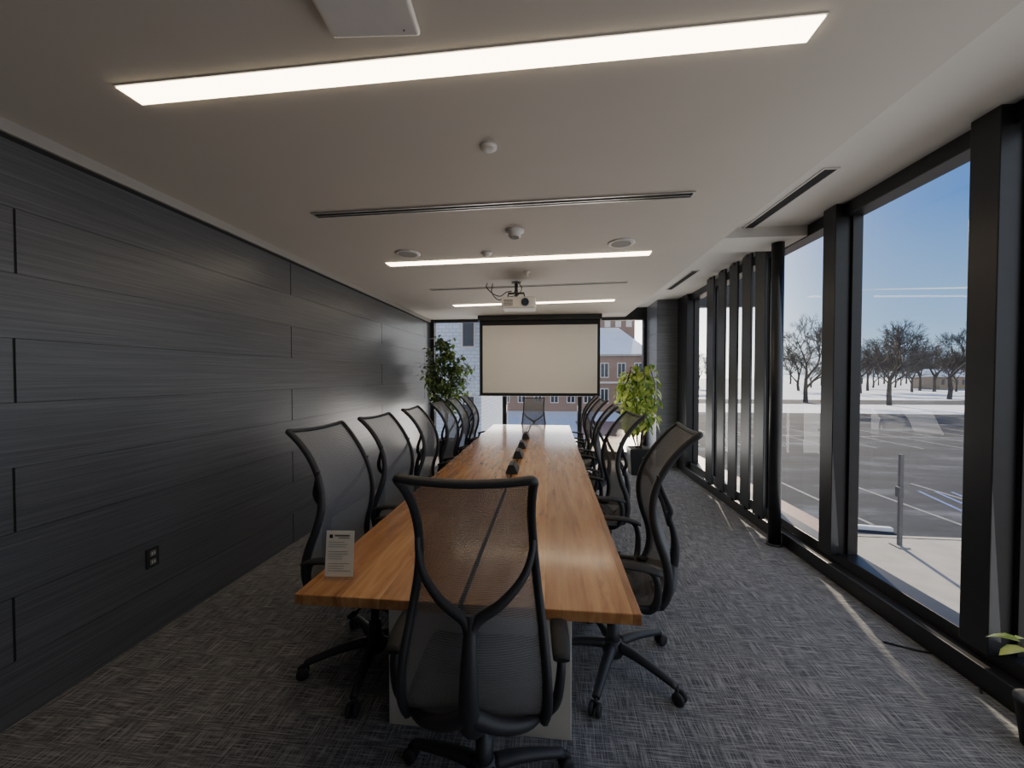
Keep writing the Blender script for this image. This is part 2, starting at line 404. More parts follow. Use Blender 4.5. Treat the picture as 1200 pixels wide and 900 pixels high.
t = thing('access_point', 'white square wireless unit on the ceiling above the near light strip', 'wireless unit', (atZ(432, 12, H).x + .005, atZ(432, 12, H).y - .045, H), R(4))
bm = NB(); bx(bm, -.148, .148, -.11, .11, -.034, -.008, bev=.012, seg=3); obj('cover', bm, M['white'], t)
bm = NB(); bx(bm, -.12, .12, -.09, .09, -.01, .001); obj('mount_plate', bm, M['metal'], t)
bm = NB(); lathe(bm, [(.003, -.036), (.003, -.033)], 10, (.10, .08, 0)); obj('indicator', bm, M['ink'], t)
def disc(px, py, prof, name, label, cat, mat, group=None, extra=None):
    p = atZ(px, py, H); t = thing(name, label, cat, (p.x, p.y, H), 0, group)
    bm = NB(); lathe(bm, prof, 32); obj('housing', bm, mat, t)
    if extra: extra(t)
    return t
def grille(t):
    bm = NB(); lathe(bm, [(.085, -.014), (.088, -.010)], 32); obj('grille', bm, M['wallpaint'], t)
spk = [(.115, .002), (.115, -.006), (.10, -.012), (.09, -.012)]
disc(478, 297, spk, 'ceiling_speaker', 'round flush ceiling speaker above the left end of the middle light strip', 'speaker', M['white'], 'round ceiling speakers', grille)
disc(728, 284.5, spk, 'ceiling_speaker', 'round flush ceiling speaker above the right end of the middle light strip', 'speaker', M['white'], 'round ceiling speakers', grille)
disc(573, 171, [(.040, .002), (.040, -.012), (.030, -.020), (.01, -.022)], 'ceiling_sensor', 'small white round sensor alone on the ceiling behind the near light strip', 'sensor', M['white'])
def vents(t):
    bm = NB(); lathe(bm, [(.036, -.060), (.040, -.050)], 24); obj('sensor_ring', bm, M['ink'], t)
disc(603, 270, [(.075, .002), (.075, -.012), (.05, -.016), (.05, -.048), (.038, -.056), (.01, -.058)], 'smoke_detector', 'white stepped smoke detector on the ceiling between the two round speakers', 'smoke detector', M['white'], None, vents)
disc(570, 296.5, [(.05, .002), (.05, -.01), (.03, -.02), (.03, -.032), (.01, -.034)], 'ceiling_sensor', 'small white sensor beside the middle light strip', 'sensor', M['white'])
disc(618, 318.5, [(.035, .003), (.03, -.008), (.012, -.012), (.012, -.045), (.02, -.05)], 'sprinkler_head', 'tiny white sprinkler head on the ceiling in front of the projector', 'sprinkler', M['white'])

# projector
pm = atZ(605, 331, H)
t = thing('projector', 'white projector hanging from a black ceiling bracket with loose cables', 'projector', (pm.x, pm.y, H), R(0))
bm = NB(); bx(bm, -.17, .24, -.14, .14, -.34, -.20, bev=.02, seg=3); bd = obj('body', bm, M['white'], t)
bm = NB(); lathe(bm, [(.045, -.165), (.045, -.135), (.03, -.135)], 24, (.12, 0, -.27), axis='y'); obj('lens', bm, M['lensglass'], bd)
bm = NB()
for k in range(6): bx(bm, -.14, -.03, -.143, -.139, -.312 + k * .014, -.305 + k * .014)
obj('vent', bm, M['ink'], bd)
bm = NB(); tube(bm, [(0, 0, 0), (0, 0, -.13)], .02, 12); lathe(bm, [(.06, -.012), (.06, 0)], 20)
bx(bm, -.10, .10, -.02, .02, -.145, -.125, bev=.004); bx(bm, -.02, .02, -.10, .10, -.150, -.13, bev=.004)
for sx, sy in ((-.1, .0), (.1, .0), (0, .09), (0, -.09)): tube(bm, [(sx * .95, sy, -.14), (sx * 1.1, sy * 1.1, -.205)], .008, 6)
obj('bracket', bm, M['black'], t)
bm = NB()
tube(bm, cr([(-.36, .0, -.0), (-.37, -.01, -.05), (-.30, -.02, -.13), (-.20, -.02, -.17), (-.12, -.05, -.13), (-.05, -.06, -.12)]), .006, 6)
tube(bm, cr([(-.30, .03, -.0), (-.31, .03, -.11), (-.24, .02, -.2), (-.17, .05, -.19), (-.1, .1, -.16), (-.0, .1, -.21)]), .006, 6)
tube(bm, cr([(.02, -.03, -.0), (.07, -.05, -.08), (.04, -.08, -.16), (-.04, -.10, -.19), (-.1, -.1, -.2)]), .005, 6)
obj('cable', bm, M['blackmatte'], t)

# projector screen
YS = 7.3
a = atY(562, 372, YS); b_ = atY(703, 464, YS); sx0, sx1, sz1, sz0 = a.x, b_.x, a.z, b_.z
t = thing('projection_screen', 'large pull down projection screen with black border at the far end', 'projection screen', ((sx0 + sx1) / 2, YS, H))
W2 = (sx1 - sx0) / 2
bm = NB(); bx(bm, -W2, W2, -.001, .001, sz0 - H, -.09); obj('border', bm, M['blackmatte'], t)
bm = NB(); bx(bm, -W2 + .06, W2 - .05, -.003, -.0015, sz0 - H + .05, -.19); obj('screen_fabric', bm, M['screen'], t)
bm = NB(); bx(bm, -W2 - .03, W2 + .03, -.05, .06, -.10, -.004, bev=.008); obj('case', bm, M['black'], t)
bm = NB(); tube(bm, [(-W2 - .01, 0, sz0 - H), (W2 + .01, 0, sz0 - H)], .014, 10, ref=Vector((0, 0, 1))); obj('bottom_bar', bm, M['black'], t)
for s in (-1, 1):
    bm = NB(); bx(bm, s * W2 * .8 - .02, s * W2 * .8 + .02, -.03, .03, -.006, .001); obj('ceiling_bracket', bm, M['metal'], t)

# wall outlet
p = atX(178, 653, XL)
t = thing('wall_outlet', 'small black wall outlet on the dark plank wall', 'outlet', (XL, p.y, p.z))
bm = NB(); bx(bm, 0, .008, -.038, .038, -.06, .06, bev=.003); obj('cover_plate', bm, M['void'], t)
for s in (-1, 1):
    bm = NB(); bx(bm, .006, .011, -.018, .018, s * .026 - .017, s * .026 + .017, bev=.002); sk = obj('socket', bm, M['ink'], t)
    bm = NB(); bx(bm, .0105, .0118, -.009, -.005, s * .026 - .006, s * .026 + .008); bx(bm, .0105, .0118, .005, .009, s * .026 - .006, s * .026 + .008); obj('slots', bm, M['white'], sk)

# ------------------------------------------------------------------ table
TX0, TX1, TY0, TY1, TZ = -1.0, .33, 1.40, 6.75, .745
tcx = (TX0 + TX1) / 2
t = thing('conference_table', 'long orange brown wooden conference table down the middle of the room', 'table', (tcx, TY0, 0))
hw = (TX1 - TX0) / 2; LT = TY1 - TY0
for s, (xa, xb) in enumerate(((-hw, -.009), (.009, hw))):
    bm = NB(); bx(bm, xa, xb, 0, LT, TZ - .042, TZ, bev=.004); obj('tabletop', bm, M['wood'], t)
bm = NB(); bx(bm, -.009, .009, .01, LT - .01, TZ - .04, TZ - .006); obj('cable_channel', bm, M['void'], t)
for y0, y1 in ((.27, .95), (2.35, 3.05), (4.35, 5.05)):
    bm = NB(); bx(bm, -.40, .43, y0, y1, .0, TZ - .042, bev=.004)
    pd = obj('pedestal', bm, M['laminate'], t)
bm = NB(); bx(bm, -.3, .3, .2, LT - .2, TZ - .09, TZ - .043); obj('underframe', bm, M['blackmatte'], t)
for i, (px, py, lab) in enumerate([(601, 552, 'nearest the camera'), (608, 535, 'second from the camera'), (614, 524, 'third from the camera'), (621, 513, 'farthest from the camera')]):
    p = atZ(px, py, TZ)
    u = thing('power_unit', 'black wedge shaped power unit on the table seam, ' + lab, 'power unit', (tcx + .0, p.y, TZ), R(0), 'power units on the table')
    bm = NB(); vs = [(-.055, -.12, 0), (.055, -.12, 0), (.055, .12, 0), (-.055, .12, 0), (-.03, -.10, .075), (.02, -.10, .075), (.02, .10, .075), (-.03, .10, .075)]
    V = [bm.verts.new(v) for v in vs]
    for f in ((0, 3, 2, 1), (4, 5, 6, 7), (0, 1, 5, 4), (1, 2, 6, 5), (2, 3, 7, 6), (3, 0, 4, 7)): bm.faces.new([V[k] for k in f])
    bmesh.ops.bevel(bm, geom=bm.edges[:], offset=.006, segments=2, affect='EDGES'); obj('body', bm, M['blackmatte'], u)
    for k in (-1, 0, 1):
        bm = NB(); bx(bm, -.016, .006, k * .06 - .02, k * .06 + .02, .0745, .077, bev=.001, seg=1); obj('socket', bm, M['ink'], u)

# sign holder
p = atZ(397, 679, TZ)
t = thing('sign_holder', 'small clear acrylic sign holder with printed card on the near table corner', 'sign holder', (p.x, p.y, TZ), R(4))
rx = Matrix.Rotation(R(-6), 3, 'X')
bm = NB(); quad(bm, [rx @ Vector(v) for v in ((-.066, -.003, 0), (.066, -.003, 0), (.066, -.003, .208), (-.066, -.003, .208))])
quad(bm, [rx @ Vector(v) for v in ((-.066, .002, 0), (.066, .002, 0), (.066, .002, .208), (-.066, .002, .208))])
bx(bm, -.066, .066, -.02, .05, 0, .004); obj('holder', bm, M['acrylic'], t)
bm = NB(); bx(bm, -.06, .06, -.001, .0, .012, .2, rot=rx, piv=(0, 0, 0)); cardo = obj('card', bm, M['paper'], t)
bm = NB()
bx(bm, -.024, .040, -.0018, -.0012, .176, .183, rot=rx, piv=(0, 0, 0)); bx(bm, -.008, .040, -.0018, -.0012, .168, .171, rot=rx, piv=(0, 0, 0))
random.seed(3)
for k in range(13):
    if k in (3, 8): continue
    z = .152 - k * .0098; bx(bm, -.05, -.05 + random.uniform(.06, .1), -.0018, -.0012, z, z + .0016, rot=rx, piv=(0, 0, 0))
obj('printed_lines', bm, M['ink'], cardo)
bm = NB(); bx(bm, -.046, -.032, -.0018, -.0012, .169, .184, rot=rx, piv=(0, 0, 0)); obj('emblem', bm, M['blackmatte'], cardo)

# ------------------------------------------------------------------ chair
BK = [(-.200, .475, .238, .01), (-.258, .55, .250, .035), (-.274, .66, .246, .05), (-.240, .79, .230, .058), (-.214, .92, .212, .055), (-.226, 1.04, .201, .044), (-.270, 1.15, .196, .030), (-.330, 1.24, .200, .016), (-.378, 1.290, .208, .006)]
ST = [(-.200, .475, .238, .0), (-.14, .460, .250, .008), (-.03, .452, .256, .015), (.10, .458, .252, .015), (.19, .456, .238, .01), (.235, .432, .205, .0)]
def interp4(T, n):
    A = cr([Vector((a, b, c)) for a, b, c, d in T], n); B = cr([Vector((d, 0, 0)) for a, b, c, d in T], n)
    return [(p.x, p.y, p.z, q.x) for p, q in zip(A, B)]
def surf(bm, rows, nu, fn):
    G = [[bm.verts.new(fn(row, -1 + 2 * k / nu)) for k in range(nu + 1)] for row in rows]
    for i in range(len(G) - 1):
        for k in range(nu):
            f = bm.faces.new((G[i][k], G[i][k + 1], G[i + 1][k + 1], G[i + 1][k])); f.smooth = True
def bfn(row, u): y, z, w, c_ = row; return Vector((u * w, y + c_ * u * u, z - .012 * (1 - u * u) * max(0, (z - 1.15) / .13)))
def sfn(row, u): y, z, w, c_ = row; return Vector((u * w, y, z + c_ * u * u * 1.5))
def make_chair():
    t = thing('office_chair', '', 'chair', group='mesh office chairs around the table')
    BR = interp4(BK, 4); SR = interp4(ST, 4)
    bm = NB(); surf(bm, BR, 12, bfn); obj('backrest', bm, M['mesh'], t)
    bm = NB(); surf(bm, SR, 12, sfn); obj('seat', bm, M['seatmesh'], t)
    bm = NB(); lft = [bfn(r_, -1) for r_ in BR[:-2]]; rgt = [bfn(r_, 1) for r_ in BR[:-2]][::-1]
    top = [bfn(BR[-1], u) for u in (-.97, -.8, -.5, -.25, 0, .25, .5, .8, .97)]
    path = cr(lft[::3] + [bfn(BR[-2], -1)] + top + [bfn(BR[-2], 1)] + rgt[::3], 3)
    npth = len(path)
    rad = [.0175 - .0065 * math.sin(PI * i / (npth - 1)) for i in range(npth)]
    tube(bm, path, rad, 8, flat=1.3); obj('back_frame', bm, M['frame'], t)
    bm = NB(); l2 = [sfn(r_, -1) for r_ in SR]; r2 = [sfn(r_, 1) for r_ in SR][::-1]
    fr = [sfn(SR[-1], u) + Vector((0, .01 * (1 - u * u), 0)) for u in (-.7, -.35, 0, .35, .7)]
    tube(bm, cr(l2[::2] + fr + r2[::2], 3), .015, 8); obj('seat_frame', bm, M['frame'], t)
    bm = NB()
    stem = cr([(0, -.272, .85), (0, -.302, .76), (0, -.314, .66), (0, -.295, .55), (0, -.22, .46), (0, -.12, .41), (0, .0, .395)], 5)
    tube(bm, stem, [.019 + .022 * min(1, i / 18) for i in range(len(stem))], 10, flat=.7)
    for s in (-1, 1):
        br = cr([bfn((-.226, 1.04, .201, .044), s) + Vector((0, -.004, .05)), Vector((s * .198, -.204, 1.02)), Vector((s * .168, -.236, .95)), Vector((s * .098, -.266, .885)), Vector((s * .020, -.276, .835)), Vector((0, -.290, .78))], 5)
        tube(bm, br, [.010 + .009 * i / (len(br) - 1) for i in range(len(br))], 8)
        br = cr([Vector((0, -.30, .57)), Vector((s * .09, -.28, .525)), Vector((s * .18, -.235, .495)), Vector((s * .240, -.165, .480))], 4)
        tube(bm, br, [.026 - .010 * i / (len(br) - 1) for i in range(len(br))], 8)
    obj('spine', bm, M['frame'], t)
    for s in (-1, 1):
        bm = NB()
        sp_ = cr([(s * .10, -.10, .405), (s * .20, -.13, .43), (s * .275, -.165, .50), (s * .298, -.17, .60), (s * .30, -.145, .665), (s * .30, -.08, .685)], 5)
        tube(bm, sp_, [.022 - .009 * i / len(sp_) for i in range(len(sp_))], 8)
        ar = obj('armrest', bm, M['frame'], t)
        bm = NB(); pts = cr([(s * .30, -.185, .662), (s * .30, -.10, .684), (s * .295, .02, .690), (s * .288, .10, .684)], 4)
        rr = [.018 + .016 * math.sin(PI * min(1, (i + 2) / (len(pts)))) ** .5 if i < len(pts) - 1 else .016 for i in range(len(pts))]
        tube(bm, pts, rr, 10, flat=.34); obj('arm_pad', bm, M['blackmatte'], ar)
    bm = NB(); bx(bm, -.085, .085, -.12, .10, .36, .425, bev=.022, seg=3); mc = obj('tilt_mechanism', bm, M['frame'], t)
    bm = NB(); tube(bm, [(.08, .02, .385), (.20, .02, .385)], .006, 6, ref=Vector((0, 0, 1))); bx(bm, .19, .24, .005, .035, .378, .392, bev=.004); obj('lever', bm, M['blackmatte'], mc)
    bm = NB(); lathe(bm, [(.034, .09), (.034, .22), (.022, .222), (.022, .37)], 16); obj('column', bm, M['frame'], t)
    bm = NB(); lathe(bm, [(.05, .06), (.058, .075), (.058, .115), (.04, .145)], 20); obj('hub', bm, M['frame'], t)
    for k in range(5):
        a = 2 * PI * k / 5 + R(90); d = Vector((math.cos(a), math.sin(a), 0))
        bm = NB(); pts = cr([d * .04 + Vector((0, 0, .115)), d * .14 + Vector((0, 0, .112)), d * .25 + Vector((0, 0, .095)), d * .345 + Vector((0, 0, .074))], 4)
        tube(bm, pts, [.032 - .013 * i / (len(pts) - 1) for i in range(len(pts))], 8, flat=.75); lg = obj('leg', bm, M['frame'], t)
        bm = NB(); cpos = d * .345; sw = Vector((-d.y, d.x, 0)); cc = cpos + d * .012
        for s in (-1, 1):
            pr = [(.001, -.011), (.022, -.011), (.03, -.006), (.03, .006), (.022, .011), (.001, .011)]
            rings = []
            ctr = cc + sw * s * .017 + Vector((0, 0, .03))
            for (r_, o_) in pr:
                rings.append([bm.verts.new(ctr + sw * o_ + (d * math.cos(2 * PI * q / 16) + Vector((0, 0, 1)) * math.sin(2 * PI * q / 16)) * r_) for q in range(16)])
            for i in range(len(rings) - 1):
                for q in range(16):
                    f = bm.faces.new((rings[i][q], rings[i][(q + 1) % 16], rings[i + 1][(q + 1) % 16], rings[i + 1][q])); f.smooth = True
        tube(bm, [cpos + Vector((0, 0, .03)), cpos + Vector((0, 0, .078))], .009, 8); obj('caster', bm, M['blackmatte'], lg)
    return t
proto = make_chair()
names = ['nearest the camera', 'second from the camera', 'third from the camera', 'fourth from the camera', 'fifth from the camera', 'farthest from the camera']
places = []
for i, (x, y, r_) in enumerate([(-.98, 2.05, -99), (-1.01, 2.86, -97), (-1.0, 3.66, -90), (-1.0, 4.5, -93), (-1.0, 5.22, -90), (-1.0, 5.95, -89)]):
    places.append((x, y, r_, 'mesh office chair on the plank wall side of the table, ' + names[i], (1.015,) * 3 if i == 0 else (1, 1, 1)))
names[4] = 'farthest from the camera'
for i, (x, y, r_) in enumerate([(.35, 2.15, 86), (.33, 3.20, 98), (.31, 4.15, 86), (.33, 5.1, 95), (.34, 6.0, 88)]):
    places.append((x, y, r_, 'mesh office chair on the window side of the table, ' + names[i], (1.025,) * 3 if i == 0 else (1, 1, 1)))
places.append((-.25, 1.42, 2, 'mesh office chair at the near table end seen from behind', (.94, 1.02, 1.02)))
places.append((-.30, 6.80, 180, 'mesh office chair at the far table end below the projection screen', (.93, .95, .93)))
for i, (x, y, r_, lab, sc) in enumerate(places):
    o = proto if i == 0 else dup(proto)
    o.location = (x, y, 0); o.rotation_euler = (0, 0, R(r_)); o['label'] = lab; o.scale = sc

# ------------------------------------------------------------------ plants
def leaf(bm, base, d, Ln, Wd, droop):
    d = d.normalized(); side = d.cross(Vector((0, 0, 1)))
    if side.length < .05: side = Vector((1, 0, 0))
    side.normalize(); side = (side + Vector((0, 0, random.uniform(-.5, .5)))).normalized(); up = side.cross(d).normalized()
    rows = []
    for t_, w in ((0, .06), (.22, .8), (.5, 1), (.8, .66), (1, .02)):
        c_ = base + d * Ln * t_ + Vector((0, 0, -droop * Ln * t_ * t_))
        rows.append((bm.verts.new(c_ - side * Wd * w + up * Wd * .25 * w), bm.verts.new(c_), bm.verts.new(c_ + side * Wd * w + up * Wd * .25 * w)))
    for a, b_ in zip(rows[:-1], rows[1:]):
        for k in (0, 1):
            f = bm.faces.new((a[k], a[k + 1], b_[k + 1], b_[k])); f.smooth = True
random.seed(11)
t = thing('ficus_tree', 'tall dark leaved indoor tree in a dark pot by the plank wall corner', 'potted plant', (-1.86, 6.75, 0))
bm = NB(); lathe(bm, [(.13, 0), (.17, .42), (.18, .44), (.18, .47), (.165, .47), (.16, .43)], 24); obj('pot', bm, M['pot'], t)
bm = NB(); lathe(bm, [(.158, .42), (.15, .435)], 24); obj('soil', bm, M['soil'], t)
bm = NB(); bl = NB()
for k in range(3):
    a = k * 2.1
    pts = cr([(.03 * math.cos(a), .03 * math.sin(a), .42), (.02 * math.cos(a + 2), .02 * math.sin(a + 2), .9), (.06 * math.cos(a), .06 * math.sin(a), 1.35), (.16 * math.cos(a), .16 * math.sin(a), 2.0)], 5)
    tube(bm, pts, [.016 - .01 * i / len(pts) for i in range(len(pts))], 6)
for k in range(86):
    a = random.uniform(0, 2 * PI); z = random.uniform(.95, 2.10); e = random.uniform(.14, .47) * (1 - .5 * max(0, z - 1.75) / .3)
    e *= .65 if z < 1.2 else 1
    s0 = Vector((.04 * math.cos(a), .04 * math.sin(a), z)); s1 = s0 + Vector((math.cos(a) * e, math.sin(a) * e, random.uniform(.0, .22)))
    tube(bm, [s0, (s0 + s1) / 2 + Vector((0, 0, .03)), s1], [.005, .004, .002], 4)
    for q in range(16):
        tt = random.uniform(.3, 1.08); bp_ = s0.lerp(s1, tt) + Vector((random.uniform(-.06, .06), random.uniform(-.06, .06), random.uniform(-.08, .07)))
        leaf(bl, bp_, Vector((random.uniform(-1, 1), random.uniform(-1, 1), random.uniform(-.6, .4))), random.uniform(.07, .12), random.uniform(.020, .032), .4)
obj('trunk', bm, M['bark'], t); obj('foliage', bl, M['leafdark'], t)
t = thing('leafy_plant', 'bright lime green broad leaved plant in a square dark planter by the far pier', 'potted plant', (1.45, 6.48, 0))
bm = NB()
v = bx(bm, -.17, .17, -.17, .17, 0, .42, bev=.006)
for q in bm.verts:
    s_ = .86 + .14 * q.co.z / .42; q.co.x *= s_; q.co.y *= s_
obj('pot', bm, M['pot'], t)
bm = NB(); bx(bm, -.15, .15, -.15, .15, .418, .426); obj('soil', bm, M['soil'], t)
bm = NB(); bl = NB(); random.seed(5)
for k in range(14):
    a = k * 2.4; e = random.uniform(.10, .31)
    pts = cr([(.04 * math.cos(a), .04 * math.sin(a), .42), (e * .9 * math.cos(a), e * .9 * math.sin(a), .95), (e * 1.1 * math.cos(a), e * 1.1 * math.sin(a), 1.4), (e * .7 * math.cos(a), e * .7 * math.sin(a), random.uniform(1.55, 1.86))], 6)
    tube(bm, pts, .008, 5)
    for q in range(26):
        bp_ = pts[random.randrange(4, len(pts))] + Vector((random.uniform(-.05, .05), random.uniform(-.05, .05), 0))
        dr = Vector((random.uniform(-1, 1), random.uniform(-1, 1), random.uniform(-.5, .3)))
        tip = bp_ + dr.normalized() * .03
        leaf(bl, tip, dr, random.uniform(.09, .14), random.uniform(.036, .055), random.uniform(.6, 1.2))
obj('stem', bm, M['bark'], t); obj('foliage', bl, M['leaflime'], t)
t = thing('trailing_plant', 'small plant in a black pot on the floor at the right edge', 'potted plant', (2.10, 1.83, 0))
bm = NB(); lathe(bm, [(.060, 0), (.078, .17), (.083, .18), (.083, .2), (.07, .2)], 24); obj('pot', bm, M['void'], t)
bm = NB(); lathe(bm, [(.072, .175), (.068, .185)], 20); obj('soil', bm, M['soil'], t)
bm = NB(); bl = NB(); random.seed(9)
for k in range(7):
    a = k * .9 + .3; e = random.uniform(.03, .07)
    pts = cr([(0, 0, .17), (e * .5 * math.cos(a), e * .5 * math.sin(a), .32), (e * math.cos(a), e * math.sin(a), random.uniform(.42, .52))], 4); tube(bm, pts, .003, 5)
    leaf(bl, pts[-1], Vector((math.cos(a), math.sin(a), .1)), .10, .030, .5)
obj('stem', bm, M['bark'], t); obj('foliage', bl, M['leaflime'], t)
bm = NB(); tube(bm, cr([atZ(1035, 752, .006), atZ(1075, 762, .006), atZ(1120, 771, .006), atZ(1140, 785, .006), atZ(1150, 812, .006)]), .005, 6)
tag(obj('power_cable', bm, M['blackmatte']), 'thin black cable lying on the carpet beside the window plinth', 'cable')

# ------------------------------------------------------------------ outside
def slab(name, x0, x1, y0, y1, z0, z1, mat, label):
    bm = NB(); bx(bm, x0, x1, y0, y1, z0, z1); return struct(name, bm, mat, label=label)
slab('snow_ground', -400, 700, -100, 900, GZ - .6, GZ - .12, M['snow'], 'snow covered ground around the building')
slab('sidewalk', 2.6, 40, -40, 11.9, GZ - .2, GZ, M['concrete'], 'concrete walk below the windows')
slab('brick_walk', 2.6, 8.6, 11.9, 40, GZ - .2, GZ - .01, M['paving'], 'red brick walk beside the parking lot')
bm = NB(); bx(bm, 8.6, 160, 12.0, 52, GZ - .2, GZ - .05)
zz = GZ - .045
for x in range(24):
    X = 10 + x * 2.75
    for (ya, yb) in ((13, 18.2), (27, 32), (32.2, 37.5)):
        quad(bm, [(X, ya, zz), (X + .12, ya, zz), (X + .12, yb, zz), (X, yb, zz)], 1)
quad(bm, [(9, 32.05, zz + .001), (120, 32.05, zz + .001), (120, 32.2, zz + .001), (9, 32.2, zz + .001)], 1)
for k in range(4):
    X = 13.6 + k * .6
    quad(bm, [(X, 13, zz + .002), (X + .12, 13, zz + .002), (X + 1.3, 17, zz + .002), (X + 1.18, 17, zz + .002)], 2)
struct('parking_lot', bm, [M['asphalt'], M['stripe'], M['bluestripe']], label='frosty asphalt parking lot with painted bays')
slab('far_road', -200, 500, 70, 82, GZ - .2, GZ - .06, M['asphalt'], 'road crossing the snow beyond the lot')
slab('near_kerb', 8.6, 60, 11.85, 12.05, GZ - .2, GZ + .0, M['concrete'], 'kerb along the parking lot')
p = atZ(1022, 619, GZ)
o = thing('wheel_stop', 'pale concrete wheel stop in the lot left of the grey post', 'wheel stop', (p.x, p.y, GZ), R(-8))
bm = NB(); bx(bm, -.5, .5, -.08, .08, -.05, .07, bev=.02); obj('block', bm, M['snow'], o)
p = atZ(1054, 640, GZ)
t = thing('sign_post', 'grey square post with a small box outside beside the parking lot', 'post', (p.x, p.y, GZ))
bm = NB(); bx(bm, -.045, .045, -.04, .04, 0, 2.5, bev=.01); obj('post', bm, M['postgrey'], t)
bm = NB(); bx(bm, -.10, .02, -.08, .05, 1.35, 1.62, bev=.01); obj('box', bm, M['ink'], t)
bm = NB(); bx(bm, -.15, .15, -.15, .15, 0, .03); obj('foot_plate', bm, M['concrete'], t)

def tree_mesh(seed, h=10, depth=7):
    rnd = random.Random(seed); tr = NB(); br = NB()
    def grow(p, d, ln, r_, dep):
        q = p + d * ln * .5 + Vector((rnd.uniform(-1, 1), rnd.uniform(-1, 1), 0)) * ln * .05
        e = p + d * ln
        tgt = tr if dep >= depth else br
        tube(tgt, [p, q, e] if dep > 2 else [p, e], [r_, r_ * .85, r_ * .68] if dep > 2 else [r_, r_ * .68], 5 if dep >= depth - 1 else 3, caps=False)
        if dep == 0: return
        for k in range(3):
            ax = Vector((rnd.uniform(-1, 1), rnd.uniform(-1, 1), rnd.uniform(-.3, .3)))
            ax = ax.cross(d)
            if ax.length < .01: continue
            ang = rnd.uniform(.3, .80)
            nd = Matrix.Rotation(ang, 3, ax.normalized()) @ d; nd.z += .10; nd.normalize()
            st = e if k < 2 else p.lerp(e, rnd.uniform(.4, .9))
            grow(st, nd, ln * rnd.uniform(.66, .84), max(.012, r_ * .6), dep - 1)
    grow(Vector((0, 0, -.1)), Vector((0, 0, 1)), h * .22, h * .020, depth)
    return tr, br
protos = []
for s in range(4):
    a, b_ = tree_mesh(31 + s, 10, 7)
    root = thing('bare_tree', '', 'tree', group='bare winter trees')
    obj('trunk', a, M['branch'], root); obj('branches', b_, M['branch'], root); protos.append(root)
spots = [(1042, 475, 1.9, 'large spreading bare tree in the snow, largest seen through the wide window pane'),
         (1112, 468, 2.1, 'second large bare tree to the right in the wide window pane'),
         (1008, 461, 2.1, 'bare tree left of the large one beyond the parking lot'),
         (1078, 458, 2.1, 'bare tree standing between the two large trees'),
         (1196, 470, 2.0, 'bare tree at the right edge beyond the black mullion'),
         (944, 472, 2.0, 'bare tree seen through the narrow pane beside the black column')]
used = [False] * 4
def put_tree(k, loc, sc, lab, rz):
    if not used[k]: o = protos[k]; used[k] = True
    else: o = dup(protos[k])
    o.location = loc; o.scale = (sc,) * 3; o.rotation_euler = (0, 0, rz); o['label'] = lab; return o
for i, (px, py, sc, lab) in enumerate(spots):
    p = atZ(px, py, GZ - .12); put_tree(i % 4, p, sc, lab, i * 1.3)
rnd = random.Random(4)
pxs = [806, 819, 832, 926, 936, 950, 962] + [984 + 6.5 * k for k in range(48)]
for i, px in enumerate(pxs):
    D = (116, 150, 190, 230)[i % 4] + rnd.uniform(-6, 6); p = atZ(px, 441 + 4.6 * 450 / D, GZ - .12)
    put_tree(rnd.randrange(4), p, rnd.uniform(1.5, 2.3) * (1.2 if i % 4 == 3 else 1), 'bare tree in the distant tree line across the snow', rnd.uniform(0, 6))
# distant house
p = atZ(1104, 455.5, GZ)
t = thing('house', 'distant tan house behind the bare trees', 'house', (p.x, p.y, GZ), R(20))
bm = NB(); bx(bm, -9, 9, -4, 4, 0, 4.5); obj('wall', bm, M['houseyellow'], t)
bm = NB(); V = [bm.verts.new(v) for v in ((-9.5, -4.6, 4.4), (9.5, -4.6, 4.4), (9.5, 4.6, 4.4), (-9.5, 4.6, 4.4), (-9.5, 0, 7.2), (9.5, 0, 7.2))]
for f in ((0, 1, 5, 4), (3, 4, 5, 2), (0, 4, 3), (1, 2, 5), (0, 3, 2, 1)): bm.faces.new([V[k] for k in f])
obj('roof', bm, M['roofsnow'], t)
for k in range(5):
    bm = NB(); bx(bm, -8 + k * 3.6, -6.6 + k * 3.6, -4.1, -3.95, 1.6, 3.4); obj('window', bm, M['ink'], t)
# brick building beyond far glazing
t = thing('brick_building', 'brick building with snowy roof seen through the far glazing', 'building', (0, 52, GZ - .1))
bm = NB(); bx(bm, -14, 13.0, 0, 14, 0, 7.6); obj('wall', bm, M['brick'], t)
bm = NB(); bx(bm, -14.1, 13.1, -.12, 14, 3.75, 4.0); obj('stone_band', bm, M['white'], t)
bm = NB(); bx(bm, -14.2, 13.2, -.3, 14.1, 7.4, 7.65); obj('eaves', bm, M['white'], t)
bm = NB(); V = [bm.verts.new(v) for v in ((-14.4, -.6, 7.6), (13.4, -.6, 7.6), (13.4, 24.5, 7.6), (-14.4, 24.5, 7.6), (-10, 12, 12.6), (11, 12, 12.6))]
for f in ((0, 1, 5, 4), (3, 4, 5, 2), (0, 4, 3), (1, 2, 5), (0, 3, 2, 1)): bm.faces.new([V[k] for k in f])
obj('roof', bm, M['roofsnow'], t)
bm = NB(); bx(bm, 8.2, 13.6, 12, 18, 0, 14.6); obj('tower', bm, M['brick'], t)
bm = NB(); bx(bm, 8.0, 13.8, 11.8, 18.2, 14.6, 15.1); obj('tower_coping', bm, M['roofsnow'], t)
for row in range(2):
    for k in range(12):
        x = -13.2 + k * 2.2; z = 1.1 + row * 3.4
        bm = NB(); bx(bm, x, x + 1.1, -.08, .05, z, z + 2.0); w = obj('window', bm, M['white'], t)
        for q in (.1, .6):
            bm = NB(); bx(bm, x + q, x + q + .40, -.1, -.07, z + .12, z + 1.88); obj('pane', bm, M['lensglass'], w)
